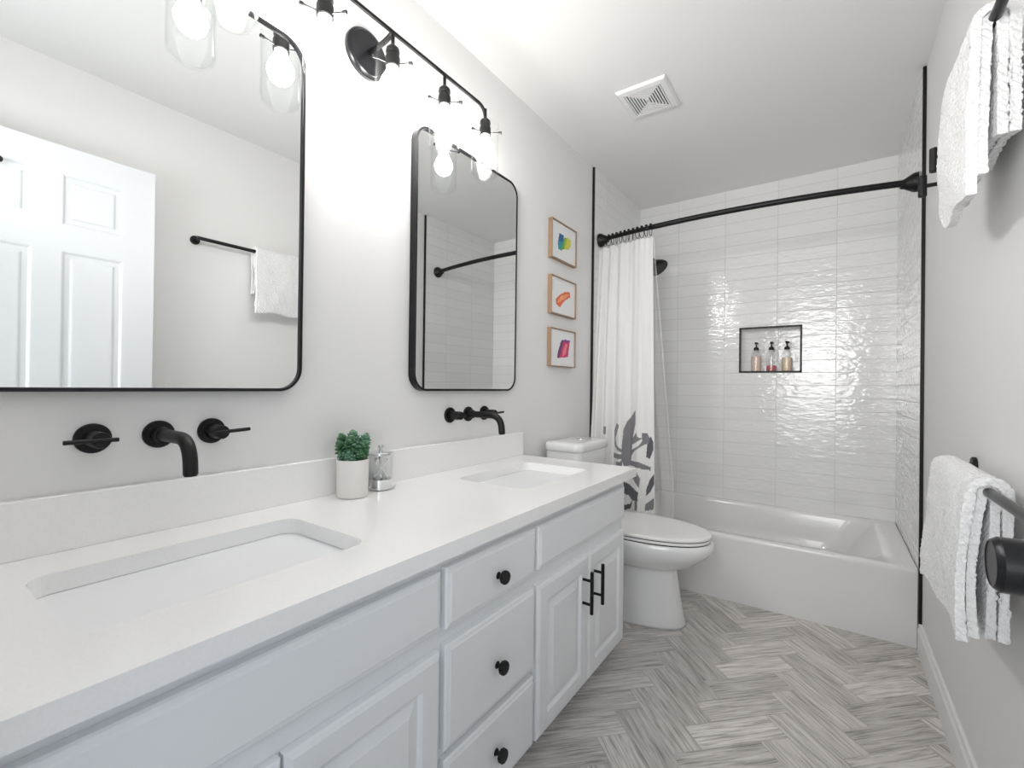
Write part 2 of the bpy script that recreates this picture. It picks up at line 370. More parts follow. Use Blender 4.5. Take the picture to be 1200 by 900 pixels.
# ------------------------------------------------------------------ vanity cabinet
CZ0, CZ1 = .726, .760
van = thing('vanity_cabinet', 'long white double-sink vanity cabinet with raised-panel doors and black pulls', 'cabinet', (.27, .9, 0))
bm = B(); box(bm, .002, .012, .085, .524, 1.755, CZ0 - .001); box(bm, .002, .05, 0, .45, 1.74, .086)
link('body', bm, M_cab, van)
XF, XD = .524, .545
def slab(y0, y1, z0, z1):
    bm = B()
    def ring(ins, x): return [Vector((x, y0 + ins, z0 + ins)), Vector((x, y1 - ins, z0 + ins)), Vector((x, y1 - ins, z1 - ins)), Vector((x, y0 + ins, z1 - ins))]
    loft(bm, [ring(0, XF + .0005), ring(0, XD - .007), ring(.003, XD - .0035), ring(.010, XD - .002), ring(.013, XD)]); return bm
def panel(y0, y1, z0, z1):
    bm = B()
    def ring(ins, x): return [Vector((x, y0 + ins, z0 + ins)), Vector((x, y1 - ins, z0 + ins)), Vector((x, y1 - ins, z1 - ins)), Vector((x, y0 + ins, z1 - ins))]
    loft(bm, [ring(0, XF + .0005), ring(0, XD - .007), ring(.003, XD - .0035), ring(.009, XD - .001), ring(.011, XD), ring(.052, XD), ring(.056, XD - .003),
              ring(.060, XD - .008), ring(.066, XD - .008), ring(.086, XD - .002), ring(.088, XD - .001)]); return bm
def cknob(y, z):
    bm = B(); lathe(bm, (XD, y, z), (1, 0, 0), [(0, .009), (.002, .008), (.003, .0055), (.012, .0055), (.014, .0145), (.017, .0165), (.024, .0165), (.0265, .0145), (.027, .0)], 12)
    return bm
def pull(y, z0, z1):
    bm = B(); xx = XD + .032
    cyl(bm, (xx, y, z0), (xx, y, z1), .006, ch=.001, n=16)
    for z in (z0 + .03, z1 - .03): cyl(bm, (XD, y, z), (xx, y, z), .0045, n=12)
    return bm
link('false_drawer_front', slab(.035, .706, .569, .692), M_cab, van)
link('false_drawer_front', slab(1.094, 1.742, .569, .692), M_cab, van)
for z0, z1, kz in ((.562, .694, .620), (.304, .528, .402), (.095, .284, .19)):
    d = link('drawer', slab(.722, 1.078, z0, z1), M_cab, van)
    link('knob', cknob(.902, kz), M_black, d, autos=25)
for y0, y1, py in ((.035, .368, .335), (.373, .706, .406), (1.094, 1.416, 1.372), (1.420, 1.742, 1.458)):
    d = link('door', panel(y0, y1, .092, .524), M_cab, van)
    link('pull_handle', pull(py, .345, .482), M_black, d, autos=30)

# ------------------------------------------------------------------ worktop with two cut-outs
S1 = (.142, .155, .432, .605); S2 = (.142, 1.195, .432, 1.645)
bm = B()
def counter():
    outer = rrect(0.001, .0, .568, 1.804, CZ1, .004, 2)
    for z, flip in ((CZ1, 0), (CZ0, 1)):
        es = []
        for lp in (outer, rrect(*S1, z, .036, 8), rrect(*S2, z, .036, 8)):
            vs = [bm.verts.new((p.x, p.y, z)) for p in lp]
            es += [bm.edges.new((vs[i], vs[(i + 1) % len(vs)])) for i in range(len(vs))]
        bmesh.ops.triangle_fill(bm, edges=es, use_beauty=True)
    for lp in (outer, rrect(*S1, 0, .036, 8), rrect(*S2, 0, .036, 8)):
        loft(bm, [[Vector((p.x, p.y, CZ0)) for p in lp], [Vector((p.x, p.y, CZ1)) for p in lp]], False, False)
    bmesh.ops.remove_doubles(bm, verts=bm.verts[:], dist=.00005)
    bmesh.ops.dissolve_limit(bm, angle_limit=.01, verts=bm.verts[:], edges=bm.edges[:])
counter()
ct = tag(link('countertop', bm, M_quartz), 'white quartz worktop with two rectangular sink cut-outs on the vanity', 'countertop')
bm = B(); box(bm, .001, 0, CZ1 + .0002, .020, 1.804, .866); bevel(bm, .0012, 1)
link('backsplash', bm, M_quartz, ct)

def sink(s, label, loc):
    x0, y0, x1, y1 = s; t = thing('sink_basin', label, 'sink', ((x0 + x1) / 2, (y0 + y1) / 2, .60), None)
    e = .005; zt = CZ0 - .0015
    def R(ins, z, r): return rrect(x0 - e + ins, y0 - e + ins, x1 + e - ins, y1 + e - ins, z, r, 8)
    rings = [R(-.02, zt, .05), R(0, zt, .04), R(.003, zt - .004, .04), R(.010, zt - .03, .04), R(.022, zt - .085, .045), R(.034, zt - .108, .05), R(.055, zt - .120, .055), R(.085, zt - .124, .05), R(.128, zt - .127, .01)]
    out = [R(-.02, zt - .006, .05), R(-.004, zt - .008, .045), R(.02, zt - .12, .05), R(.06, zt - .138, .05), R(.11, zt - .138, .03)]
    bm = B(); loft(bm, rings, False, True); loft(bm, [rings[0]] + out, False, True); link('bowl', bm, M_china, t, autos=50)
    bm = B(); c = ((x0 + x1) / 2, (y0 + y1) / 2, zt - .1275); lathe(bm, c, (0, 0, 1), [(0, .026), (.003, .026), (.0045, .022), (.0035, .015), (.006, .014), (.0065, .0)], 24)
    link('drain', bm, M_black, t, autos=40)
    return t
sink(S1, 'rectangular white undermount sink nearest the camera, under the larger mirror', None)
sink(S2, 'rectangular white undermount sink at the toilet end of the vanity', None)

# ------------------------------------------------------------------ wall-mounted faucets
def faucet(yc, label, off=(-.109, .104), lev=((-.054, .026), (-.016, .060))):
    z = .9685; t = thing('basin_faucet', label, 'faucet', (0.0, yc, z))
    bm = B(); lathe(bm, (.0005, yc, z), (1, 0, 0), [(0, .0295), (.006, .0295), (.008, .028), (.0085, .017), (.030, .0165), (.032, .0145)], 32)
    tube(bm, bend((.03, yc, z), (.167, yc, z), (.173, yc, .900), .05, 12), .0130, 20)
    link('spout', bm, M_black, t, autos=35)
    bm = B(); cyl(bm, (.173, yc, .901), (.1732, yc, .897), .0112, n=20); link('aerator', bm, M_blackg, t)
    for dy, (l0, l1) in zip(off, lev):
        y = yc + dy; bm = B()
        lathe(bm, (.0005, y, z), (1, 0, 0), [(0, .0295), (.006, .0295), (.008, .028), (.0085, .016), (.040, .016), (.060, .0155), (.062, .0145)], 32)
        h = link('handle', bm, M_black, t, autos=35)
        bm = B(); cyl(bm, (.0615, y + l0, z), (.0615, y + l1, z + (.004 if dy > 0 else 0)), .0043, n=12, ch=.0008); link('lever', bm, M_black, h, autos=35)
faucet(.379, 'matte black wall-mounted faucet over the nearer sink')
faucet(1.420, 'matte black wall-mounted faucet over the sink by the toilet')

# ------------------------------------------------------------------ mirrors
def mirror(y0, y1, label, yaw=0.0):
    z0, z1 = 1.062, 2.0; t = thing('vanity_mirror', label, 'mirror', (0, (y0 + y1) / 2, z0)); bm = B()
    def R(ins, x): return rrect_yz(y0 + ins, z0 + ins, y1 - ins, z1 - ins, x, .062 - ins, 10)
    rings = [R(0, .001), R(0, .029), R(.001, .030), R(.007, .030), R(.008, .029), R(.008, .001)]
    loft(bm, rings + [rings[0]], False, False); bmesh.ops.remove_doubles(bm, verts=bm.verts[:], dist=.00001)
    link('frame', bm, M_blackg, t, autos=35)
    yc = (y0 + y1) / 2; Q = [Vector((.0235 + yaw * (p.y - yc), p.y, p.z)) for p in R(.0072, 0)]   # the pane sits a touch askew in its frame
    bm = B(); loft(bm, [[Vector((.004, p.y, p.z)) for p in Q], Q], True, True)
    bmesh.ops.recalc_face_normals(bm, faces=bm.faces[:]); link('mirror_glass', bm, M_mirror, t)
mirror(.078, .692, 'rounded black-framed mirror over the nearer sink, reflecting the white door')
mirror(1.098, 1.718, 'rounded black-framed mirror over the far sink, reflecting the tub tiles', .014)

# ------------------------------------------------------------------ five-lamp vanity light
vl = thing('vanity_light', 'black five-lamp bar light with clear glass cylinder shades above the mirrors', 'wall light', (0, .903, 2.1))
LX, LZ = .130, 2.132
bm = B(); lathe(bm, (.0005, .903, 2.115), (1, 0, 0), [(0, .074), (.012, .074), (.016, .071), (.018, .066), (.020, .064), (.022, .0)], 48); link('backplate', bm, M_blackg, vl, autos=30)
bm = B(); tube(bm, bend((.02, .903, 2.118), (.10, .903, 2.118), (LX, .903, LZ), .03), .008, 14)
LY = [.459, .681, .903, 1.125, 1.347]
a = bend((LX, .903, LZ), (LX, LY[4], LZ), (LX, LY[4], 2.075), .045); b = bend((LX, .903, LZ), (LX, LY[0], LZ), (LX, LY[0], 2.075), .045)
tube(bm, b[::-1] + a[1:], .0062, 14); link('bar', bm, M_black, vl, smooth=True)
for i, y in enumerate(LY):
    bm = B()
    cyl(bm, (LX, y, 2.092), (LX, y, LZ - .004), .0055, n=12)
    lathe(bm, (LX, y, 2.026), (0, 0, 1), [(0, .019), (.002, .0215), (.030, .0215), (.033, .018), (.042, .0175), (.045, .0205), (.056, .019), (.066, .009), (.070, .006)], 24)
    s = link('lamp_socket', bm, M_black, vl, autos=30)
    for k in range(3):
        an = 2 * PI * k / 3 + .35; c, q = math.cos(an), math.sin(an); bm = B()
        cyl(bm, (LX + .015 * c, y + .015 * q, 2.034), (LX + .054 * c, y + .054 * q, 2.030), .0026, n=8)
        cyl(bm, (LX + .054 * c, y + .054 * q, 2.030), (LX + .064 * c, y + .064 * q, 2.029), .0048, n=12)
        link('thumb_screw', bm, M_black, s, autos=30)
    bm = B()
    lathe(bm, (LX, y, 1.868), (0, 0, 1), [(.0, .0), (.0, .034), (.004, .042), (.012, .049), (.024, .0515), (.200, .0515), (.202, .0505), (.200, .0492), (.026, .0492), (.015, .046), (.009, .040), (.007, .032), (.007, .0)], 40)
    link('glass_shade', bm, M_glass, vl, autos=40)
    bm = B(); lathe(bm, (LX, y, 1.932), (0, 0, 1), [(0, .0), (.0015, .010), (.007, .021), (.017, .030), (.031, .0355), (.045, .0355), (.060, .030), (.074, .022), (.086, .0165), (.096, .0145)], 16)
    link('bulb', bm, M_bulb, vl, smooth=True)

# ------------------------------------------------------------------ exhaust vent
vt = thing('ceiling_vent', 'white square exhaust fan grille in the ceiling', 'vent', (.498, 2.093, CH))
x0, x1, y0, y1 = .386, .612, 1.972, 2.216
bm = B()
def vr(ins, z): return [Vector((x0 + ins, y0 + ins, z)), Vector((x1 - ins, y0 + ins, z)), Vector((x1 - ins, y1 - ins, z)), Vector((x0 + ins, y1 - ins, z))]
loft(bm, [vr(0, CH - .001), vr(.0, CH - .006), vr(.008, CH - .014), vr(.030, CH - .016), vr(.031, CH - .004)], False, False)
link('frame', bm, M_ventp, vt)
bm = B(); bm.faces.new([bm.verts.new(p) for p in vr(.029, CH - .004)]); link('backing', bm, M_dark, vt)
bm = B()
for k in range(7):
    i0 = .033 + k * .0118
    def rr(i, z): 
        return vr(i, z)
    R4 = [rr(i0, CH - .011), rr(i0, CH - .0155), rr(i0 + .006, CH - .0155), rr(i0 + .006, CH - .011)]; R4.append(R4[0])
    loft(bm, R4, False, False)
box(bm, x0 + .108, y0 + .112, CH - .0155, x1 - .108, y1 - .112, CH - .006)
link('louver', bm, M_ventp, vt)

# ------------------------------------------------------------------ bathtub
tb = thing('bathtub', 'white alcove bathtub with a plain apron', 'bathtub', (.762, 2.97, 0))
bm = B(); a0, a1 = .010, W - .010; ZR = .336
def tr(l, f, r_, bk, z, rad): return rrect(a0 + l, YT + f, a1 - r_, YB - .001 - bk, z, rad, 8)
rings = [tr(0, .012, 0, 0, 0, .003), tr(0, .008, 0, 0, .15, .003), tr(0, .004, 0, 0, ZR - .04, .003), tr(0, .0, 0, 0, ZR - .022, .004), tr(0, .0, 0, 0, ZR - .008, .005), tr(0.002, .004, .002, .0, ZR - .001, .006), tr(.006, .010, .006, .004, ZR, .008),
         tr(.05, .055, .095, .028, ZR - .001, .10), tr(.058, .063, .106, .034, ZR - .008, .10), tr(.066, .070, .13, .040, ZR - .03, .11), tr(.09, .085, .20, .05, ZR - .15, .12), tr(.12, .11, .28, .07, ZR - .26, .12), tr(.16, .15, .33, .11, ZR - .285, .10)]
loft(bm, rings, True, True); link('basin', bm, M_tub, tb, autos=50)
bm = B(); cyl(bm, (.30, 2.97, ZR - .2845), (.30, 2.97, ZR - .281), .03); link('drain', bm, M_black, tb)

# ------------------------------------------------------------------ shower rod, rings, curtain, liner, head
def rod_y(x): return 2.66 - .088 * (1 - ((x - .762) / .762) ** 2)
rd = thing('shower_curtain_rod', 'black bowed shower curtain rod across the tub alcove', 'curtain rod', (.762, 2.62, 2.0))
bm = B(); xs = [.02 + (W - .04) * i / 40 for i in range(41)]
tube(bm, [(x, rod_y(x), 2.004) for x in xs if x <= .372], .0125, 16); tube(bm, [(x, rod_y(x), 2.004) for x in xs if x > .33], .0145, 16)
link('rod', bm, M_black, rd, smooth=True)
for x, s in ((.0095, 1), (W - .0095, -1)):
    bm = B(); d = Vector((s, -.22, 0)).normalized()
    lathe(bm, (x, 2.66, 2.004), (s, 0, 0), [(0, .042), (.010, .042), (.018, .039), (.046, .022), (.058, .019), (.062, .014)], 32)
    link('flange', bm, M_black, rd, autos=30)
FOLDS = 6.5
def curt_x(s, v): return .012 + s * (.354 + .062 * v)
def curt_y(s, v):
    top = rod_y(.014 + s * .35) - .002
    base = top + (2.502 - top) * min(1, v * 1.12)
    am = .011 + .013 * min(1, v * 1.6)
    return base + am * (1.0 - .55 * s) * math.sin(2 * PI * (7.2 * s - 3.0 * s * s) + .55 * math.sin(3.2 * v + 4 * s)) + .0022 * math.sin(2 * PI * 11 * s + 2.5 * v) * (1 - .5 * v)
LEAVES = [[(0.296, 0.956), (0.3, 0.883), (0.288, 0.822), (0.281, 0.769), (0.275, 0.673), (0.237, 0.632), (0.223, 0.668), (0.222, 0.738), (0.227, 0.844), (0.243, 0.889), (0.274, 0.925)], [(0.188, 0.877), (0.202, 0.864), (0.193, 0.824), (0.182, 0.788), (0.19, 0.753), (0.223, 0.72), (0.224, 0.701), (0.176, 0.741), (0.171, 0.831)], [(0.337, 0.832), (0.359, 0.827), (0.369, 0.802), (0.365, 0.776), (0.342, 0.759), (0.308, 0.726), (0.277, 0.673), (0.288, 0.726), (0.325, 0.755), (0.34, 0.784)], [(0.289, 0.796), (0.305, 0.83), (0.311, 0.806), (0.333, 0.799), (0.303, 0.771), (0.279, 0.752)], [(0.375, 0.798), (0.388, 0.812), (0.401, 0.779), (0.401, 0.736), (0.386, 0.691), (0.365, 0.693), (0.369, 0.776)], [(0.173, 0.698), (0.222, 0.703), (0.222, 0.675), (0.173, 0.67)], [(0.193, 0.656), (0.222, 0.659), (0.222, 0.634), (0.196, 0.631)], [(0.235, 0.662), (0.291, 0.668), (0.33, 0.665), (0.391, 0.642), (0.39, 0.624), (0.335, 0.631), (0.282, 0.639), (0.237, 0.632)], [(0.314, 0.614), (0.332, 0.576), (0.329, 0.522), (0.32, 0.538), (0.291, 0.578), (0.309, 0.585)], [(0.238, 0.544), (0.292, 0.519), (0.332, 0.499), (0.327, 0.464), (0.333, 0.454), (0.293, 0.448), (0.262, 0.47), (0.239, 0.477)], [(0.41, 0.607), (0.412, 0.552), (0.393, 0.507), (0.37, 0.482), (0.371, 0.521), (0.388, 0.574)], [(0.368, 0.436), (0.412, 0.476), (0.413, 0.413), (0.367, 0.399)], [(0.238, 0.387), (0.242, 0.413), (0.276, 0.421), (0.295, 0.452), (0.285, 0.405), (0.272, 0.39)], [(0.309, 0.463), (0.328, 0.455), (0.327, 0.398), (0.312, 0.396)], [(0.098, 0.852), (0.123, 0.851), (0.124, 0.805), (0.097, 0.808)], [(0.174, 0.636), (0.192, 0.594), (0.223, 0.562), (0.224, 0.527), (0.183, 0.557)], [(0.126, 0.586), (0.169, 0.52), (0.176, 0.468), (0.136, 0.498)], [(0.249, 0.356), (0.321, 0.325), (0.34, 0.243), (0.286, 0.276)], [(0.364, 0.359), (0.407, 0.332), (0.383, 0.226), (0.357, 0.272)], [(0.109, 0.386), (0.175, 0.414), (0.222, 0.351), (0.158, 0.314)]]
for _k in (1, 2, 3, 5, 6, 8):     # the slimmer leaves are printed a little fuller
    _c = sum(p[0] for p in LEAVES[_k]) / len(LEAVES[_k]); LEAVES[_k] = [(_c + (p[0] - _c) * 1.35, p[1]) for p in LEAVES[_k]]
def inside(p, poly):
    x, y = p; c = False; j = len(poly) - 1
    for i in range(len(poly)):
        xi, yi = poly[i]; xj, yj = poly[j]
        if (yi > y) != (yj > y) and x < (xj - xi) * (y - yi) / (yj - yi) + xi: c = not c
        j = i
    return c
def curtain():
    bm = B(); nu, nv = 240, 330; zt, zb = 1.952, .10; G = []
    for j in range(nv + 1):
        v = j / nv; z = zt + (zb - zt) * v; row = []
        for i in range(nu + 1):
            s = i / nu; zz = z - .010 * (1 - abs(math.sin(PI * 11.5 * s))) * max(0, 1 - v * 30)
            row.append(bm.verts.new((curt_x(s, v), curt_y(s, v), zz)))
        G.append(row)
    bb = [(min(p[0] for p in l), max(p[0] for p in l), min(p[1] for p in l), max(p[1] for p in l), l) for l in LEAVES]
    for j in range(nv):
        for i in range(nu):
            f = bm.faces.new((G[j][i], G[j + 1][i], G[j + 1][i + 1], G[j][i + 1])); f.smooth = True
            c = f.calc_center_median()
            if c.z < 1.2:
                for k, (ax, bx, ay, by, l) in enumerate(bb):
                    if ax <= c.x <= bx and ay <= c.z <= by and inside((c.x, c.z), l): f.material_index = 2 if k in (4, 9, 10, 12) else 1; break
    return bm
cu = tag(link('shower_curtain', curtain(), [M_curt, M_leafg, M_leafd], recalc=False), 'white shower curtain with grey leaf print gathered at the left of the tub', 'curtain')
sm = cu.modifiers.new('thickness', 'SOLIDIFY'); sm.thickness = .0012
def liner():
    bm = B(); nu, nv = 90, 60; G = []
    for j in range(nv + 1):
        v = j / nv; z = 1.945 + (.20 - 1.945) * v; row = []
        for i in range(nu + 1):
            s = i / nu; x = .02 + .10 * min(1, v * 1.2) + s * (.355 + .015 * v ** .8) + .004 * math.sin(30 * s)
            y = rod_y(x) + .012 + .07 * min(1, v * 1.3) + (.010 + .006 * v) * math.sin(2 * PI * 7 * s + 1.5 * math.sin(4 * s) + .6 * v)
            row.append(bm.verts.new((x, y, z)))
        G.append(row)
    for j in range(nv):
        for i in range(nu): bm.faces.new((G[j][i], G[j + 1][i], G[j + 1][i + 1], G[j][i + 1])).smooth = True
    return bm
tag(link('curtain_liner', liner(), M_liner, recalc=False), 'clear plastic shower liner hanging inside the tub behind the curtain', 'curtain')
def ring_bm():
    bm = B(); pts = [Vector((0, .021 * math.cos(t) * .90, -.013 + .030 * math.sin(t))) for t in [2 * PI * i / 20 for i in range(20)]]
    n = 8; R = []
    for i, p in enumerate(pts):
        t = (pts[(i + 1) % 20] - pts[i - 1]).normalized(); u = Vector((1, 0, 0)); v = t.cross(u)
        R.append([bm.verts.new(p + u * .0018 * math.cos(2 * PI * k / n) + v * .0018 * math.sin(2 * PI * k / n)) for k in range(n)])
    for i in range(20):
        for k in range(n): bm.faces.new((R[i][k], R[i][(k + 1) % n], R[(i + 1) % 20][(k + 1) % n], R[(i + 1) % 20][k]))
    bmesh.ops.create_icosphere(bm, subdivisions=2, radius=.0085, matrix=Matrix.Translation((0, 0, .020)))
    return bm
r0 = None
for i in range(12):
    x = .050 + i * .0275
    loc = (x, rod_y(x), 2.0)
    if r0 is None:
        r0 = link('curtain_ring', ring_bm(), M_black, smooth=True); tag(r0, 'black ball-topped curtain ring on the shower rod above the gathered curtain', 'curtain ring', 'curtain rings on the shower rod'); rr_ = r0
    else: rr_ = r0.copy(); COL.objects.link(rr_)
    rr_.location = loc; rr_.rotation_euler = (0, 0, random.uniform(-.5, .5))
sh = thing('wall_mounted_shower', 'black round shower head behind the curtain', 'shower head', (0.01, 3.0, 2.0))
bm = B(); lathe(bm, (.0095, 3.0, 2.0), (1, 0, 0), [(0, .030), (.006, .029), (.012, .012)], 24); tube(bm, bend((.012, 3.0, 2.0), (.14, 3.0, 2.0), (.235, 3.0, 1.925), .06), .0095, 14); link('arm', bm, M_black, sh, autos=35)
bm = B(); d = Vector((.62, -.1, -.78)).normalized(); c = Vector((.235, 3.0, 1.925))
lathe(bm, c, d, [(-.012, .011), (0, .017), (.012, .018), (.020, .026), (.050, .052), (.068, .061), (.078, .062), (.084, .058), (.0845, .0)], 36); link('spray_head', bm, M_black, sh, autos=35)

# ------------------------------------------------------------------ niche bottles
def dispenser(x, m, fill, label, r=.030):
    z0 = NZ0 + .010; y = 3.437; t = thing('soap_dispenser', label, 'bottle', (x, y, z0), 'pump bottles in the shower niche')
    bm = B(); lathe(bm, (x, y, z0), (0, 0, 1), [(0, .0), (0, r - .004), (.004, r), (.095, r), (.115, r * .93), (.132, r * .66), (.141, .0145), (.150, .0140)], 32, True, False); link('bottle', bm, M_bottle, t, autos=40)
    bm = B(); lathe(bm, (x, y, z0 + .0015), (0, 0, 1), [(0, .0), (0, r - .005), (.003, r - .0018), (fill - .001, r - .0018), (fill, r - .003), (fill, 0)], 32, False, False); link('soap', bm, m, t, autos=40)
    bm = B(); lathe(bm, (x, y, z0 + .141), (0, 0, 1), [(0, .0155), (.014, .0155), (.017, .012), (.021, .008), (.022, .0045), (.040, .0045), (.041, .0095), (.052, .0100), (.054, .008), (.054, 0)], 20)
    tube(bm, [(x, y, z0 + .188), (x + .008, y - .018, z0 + .188), (x + .013, y - .030, z0 + .182)], .0038, 10)
    link('pump', bm, M_black, t, autos=40)
dispenser(.797, M_pink, .098, 'clear pump bottle with pale pink soap, at the left end of the niche')
dispenser(.886, M_rose, .036, 'clear pump bottle nearly empty with rose liquid, middle of the niche')
dispenser(.974, M_cream, .086, 'clear pump bottle with cream-orange soap, right end of the niche')

# ------------------------------------------------------------------ toilet
TY = 2.165
tl = thing('toilet', 'white two-piece toilet with closed lid between vanity and tub', 'toilet', (.4, TY, 0))
def egg(xb, xf, hw, z, n=40, sq=2.2, yc=TY):
    """egg ring: back at xb, front tip at xf; widest around 40 percent from the back"""
    xc = xb + (xf - xb) * .42; out = []
    for i in range(n):
        a = 2 * PI * i / n; c, s = math.cos(a), math.sin(a)
        ax = (xf - xc) if c > 0 else (xc - xb); e = 2 / (2.0 if c > 0 else 2.8)
        out.append(Vector((xc + ax * math.copysign(abs(c) ** e, c), yc + hw * math.copysign(abs(s) ** (2 / 2.15), s), z)))
    return out
bm = B()
loft(bm, [egg(.16, .672, .128, 0), egg(.16, .676, .130, .012), egg(.16, .664, .122, .05), egg(.17, .650, .112, .13), egg(.18, .640, .108, .20), egg(.18, .634, .107, .245), egg(.182, .636, .109, .256), egg(.186, .668, .130, .264), egg(.19, .712, .157, .288),
          egg(.20, .755, .178, .325), egg(.20, .788, .188, .355), egg(.20, .794, .190, .375), egg(.20, .792, .189, .392), egg(.20, .784, .184, .398), egg(.24, .74, .15, .398), egg(.27, .72, .13, .38)], True, True)
link('bowl', bm, M_china, tl, smooth=True)
bm = B(); loft(bm, [rrect(.03, TY - .14, .26, TY + .14, .20, .04), rrect(.02, TY - .16, .27, TY + .16, .36, .04), rrect(.02, TY - .16, .27, TY + .16, .397, .04)]); link('tank_platform', bm, M_china, tl, autos=40)
bm = B(); loft(bm, [egg(.235, .775, .181, .4025), egg(.233, .779, .185, .404), egg(.233, .779, .185, .412), egg(.236, .777, .183, .4145)]); link('seat', bm, M_seat, tl, autos=35)
bm = B(); loft(bm, [egg(.238, .7755, .1815, .3978), egg(.238, .7755, .1815, .4195)]); link('seat_gap_shade', bm, M_gapshade, tl)  # dark core added so the gaps around the seat look shaded
bm = B(); loft(bm, [egg(.233, .779, .185, .4185), egg(.230, .782, .187, .4205), egg(.230, .782, .187, .429), egg(.234, .776, .183, .4325), egg(.25, .76, .17, .4345), egg(.30, .70, .13, .4355)]); link('lid', bm, M_seat, tl, smooth=True)
TY0, TY1 = 1.980, 2.336
bm = B(); loft(bm, [rrect(.025, TY0 + .02, .205, TY1 - .02, .395, .03), rrect(.022, TY0 + .012, .215, TY1 - .012, .50, .035), rrect(.022, TY0 + .006, .222, TY1 - .006, .764, .04)]); link('tank', bm, M_china, tl, autos=40)
bm = B(); loft(bm, [rrect(.020, TY0, .228, TY1, .7645, .045), rrect(.018, TY0 - .004, .232, TY1 + .004, .770, .047), rrect(.018, TY0 - .004, .232, TY1 + .004, .791, .047), rrect(.020, TY0 - .002, .230, TY1 + .002, .801, .045), rrect(.028, TY0 + .006, .222, TY1 - .006, .807, .04), rrect(.06, TY0 + .04, .19, TY1 - .04, .809, .02)]); link('tank_lid', bm, M_china, tl, smooth=True)
bm = B(); lathe(bm, (.125, TY + .03, .8085), (0, 0, 1), [(0, .024), (.003, .024), (.0045, .022), (.0045, 0)], 24); link('flush_button', bm, M_chrome, tl, autos=30)

# ------------------------------------------------------------------ framed prints
def picture(z0, z1, label, strokes):
    y0, y1, d = 2.043, 2.322, .024; t = thing('framed_print', label, 'picture', (0, (y0 + y1) / 2, z0), 'small framed prints stacked by the toilet')
    bm = B()
    def R(i, x): return [Vector((x, y0 + i, z0 + i)), Vector((x, y1 - i, z0 + i)), Vector((x, y1 - i, z1 - i)), Vector((x, y0 + i, z1 - i))]
    rg = [R(0, .001), R(0, d), R(.005, d), R(.005, .012), R(.005, .001)]; loft(bm, rg + [rg[0]], False, False); bmesh.ops.remove_doubles(bm, verts=bm.verts[:], dist=1e-5)
    link('frame', bm, M_wood, t)
    bm = B(); ms = [M_paper]; box(bm, .003, y0 + .0055, z0 + .0055, .017, y1 - .0055, z1 - .0055)
    rnd = random.Random(3)
    for q, (colr, pts) in enumerate(strokes):
        ms.append(mat('paint', colr, .6)); xx = .0173 + .0002 * q; P = []
        for i in range(len(pts)):
            a, b = pts[i], pts[(i + 1) % len(pts)]
            for k in range(5):
                u = k / 5; j = .012
                P.append((a[0] + (b[0] - a[0]) * u + rnd.uniform(-j, j), a[1] + (b[1] - a[1]) * u + rnd.uniform(-j, j)))
        f = bm.faces.new([bm.verts.new((xx, y0 + .006 + p[0] * (y1 - y0 - .012), z1 - .006 - p[1] * (z1 - z0 - .012))) for p in P]); f.material_index = q + 1
    link('print', bm, ms, t, recalc=False)
picture(1.756, 1.960, 'framed print with blue and yellow-green strokes, topmost of three', [
    ((.03, .13, .30), [(.30, .27), (.48, .28), (.46, .50), (.40, .72), (.26, .74), (.25, .50)]), ((.02, .30, .38), [(.28, .50), (.42, .48), (.38, .70), (.27, .73)]),
    ((.10, .36, .10), [(.50, .33), (.62, .30), (.60, .50), (.50, .66), (.34, .74), (.42, .52)]), ((.62, .62, .08), [(.60, .28), (.78, .30), (.80, .46), (.66, .62), (.52, .66), (.54, .46)]), ((.35, .50, .08), [(.52, .36), (.62, .32), (.58, .52), (.48, .62)])])
picture(1.466, 1.666, 'framed print with one orange-red curved stroke, middle of three', [
    ((.72, .16, .08), [(.78, .28), (.80, .42), (.58, .56), (.36, .80), (.20, .76), (.18, .60), (.34, .46), (.55, .33)]), ((.86, .34, .14), [(.74, .36), (.62, .48), (.40, .62), (.27, .72), (.25, .64), (.44, .48), (.60, .38)]), ((.88, .45, .22), [(.50, .46), (.38, .58), (.33, .56), (.44, .45)])])
picture(1.190, 1.392, 'framed print with pink and purple stroke, lowest of three', [
    ((.60, .05, .14), [(.48, .26), (.80, .24), (.76, .50), (.72, .72), (.30, .80), (.26, .76), (.36, .50)]), ((.16, .05, .18), [(.44, .27), (.54, .27), (.46, .48), (.36, .76), (.26, .78), (.34, .50)]), ((.80, .20, .28), [(.62, .36), (.70, .36), (.62, .66), (.48, .74), (.50, .56)]), ((.12, .06, .25), [(.58, .24), (.80, .24), (.78, .29), (.58, .30)])])

# ------------------------------------------------------------------ towel bars, hooks, towels
def towel_bar(y0, y1, z, label, st, r=.0095):
    t = thing('towel_bar', label, 'towel bar', (W, (y0 + y1) / 2, z)); bx = W - st
    bm = B(); cyl(bm, (bx, y0 - .012, z), (bx, y1 + .012, z), r, n=20, ch=.001); link('bar', bm, M_blackg, t, autos=30)
    for y in (y0, y1):
        bm = B(); cyl(bm, (W - .004, y, z), (bx, y, z), .0065, n=14); lathe(bm, (W - .0003, y, z), (-1, 0, 0), [(0, .022), (.007, .022), (.009, .020), (.0095, .0065)], 28); link('post', bm, M_black, t, autos=30)
towel_bar(.985, 1.742, 1.812, 'upper black towel bar on the right wall', .060)
towel_bar(.945, 1.692, .889, 'lower black towel bar on the right wall', .064)
def hook(y, z, label):
    bm = B(); cyl(bm, (W - .0003, y, z), (W - .008, y, z), .020, n=24, ch=.001); cyl(bm, (W - .006, y, z), (W - .072, y, z), .0065, n=14); cyl(bm, (W - .074, y, z - .034), (W - .074, y, z + .034), .0115, n=18, ch=.001)
    tag(link('robe_hook', bm, M_black, autos=30), label, 'hook')
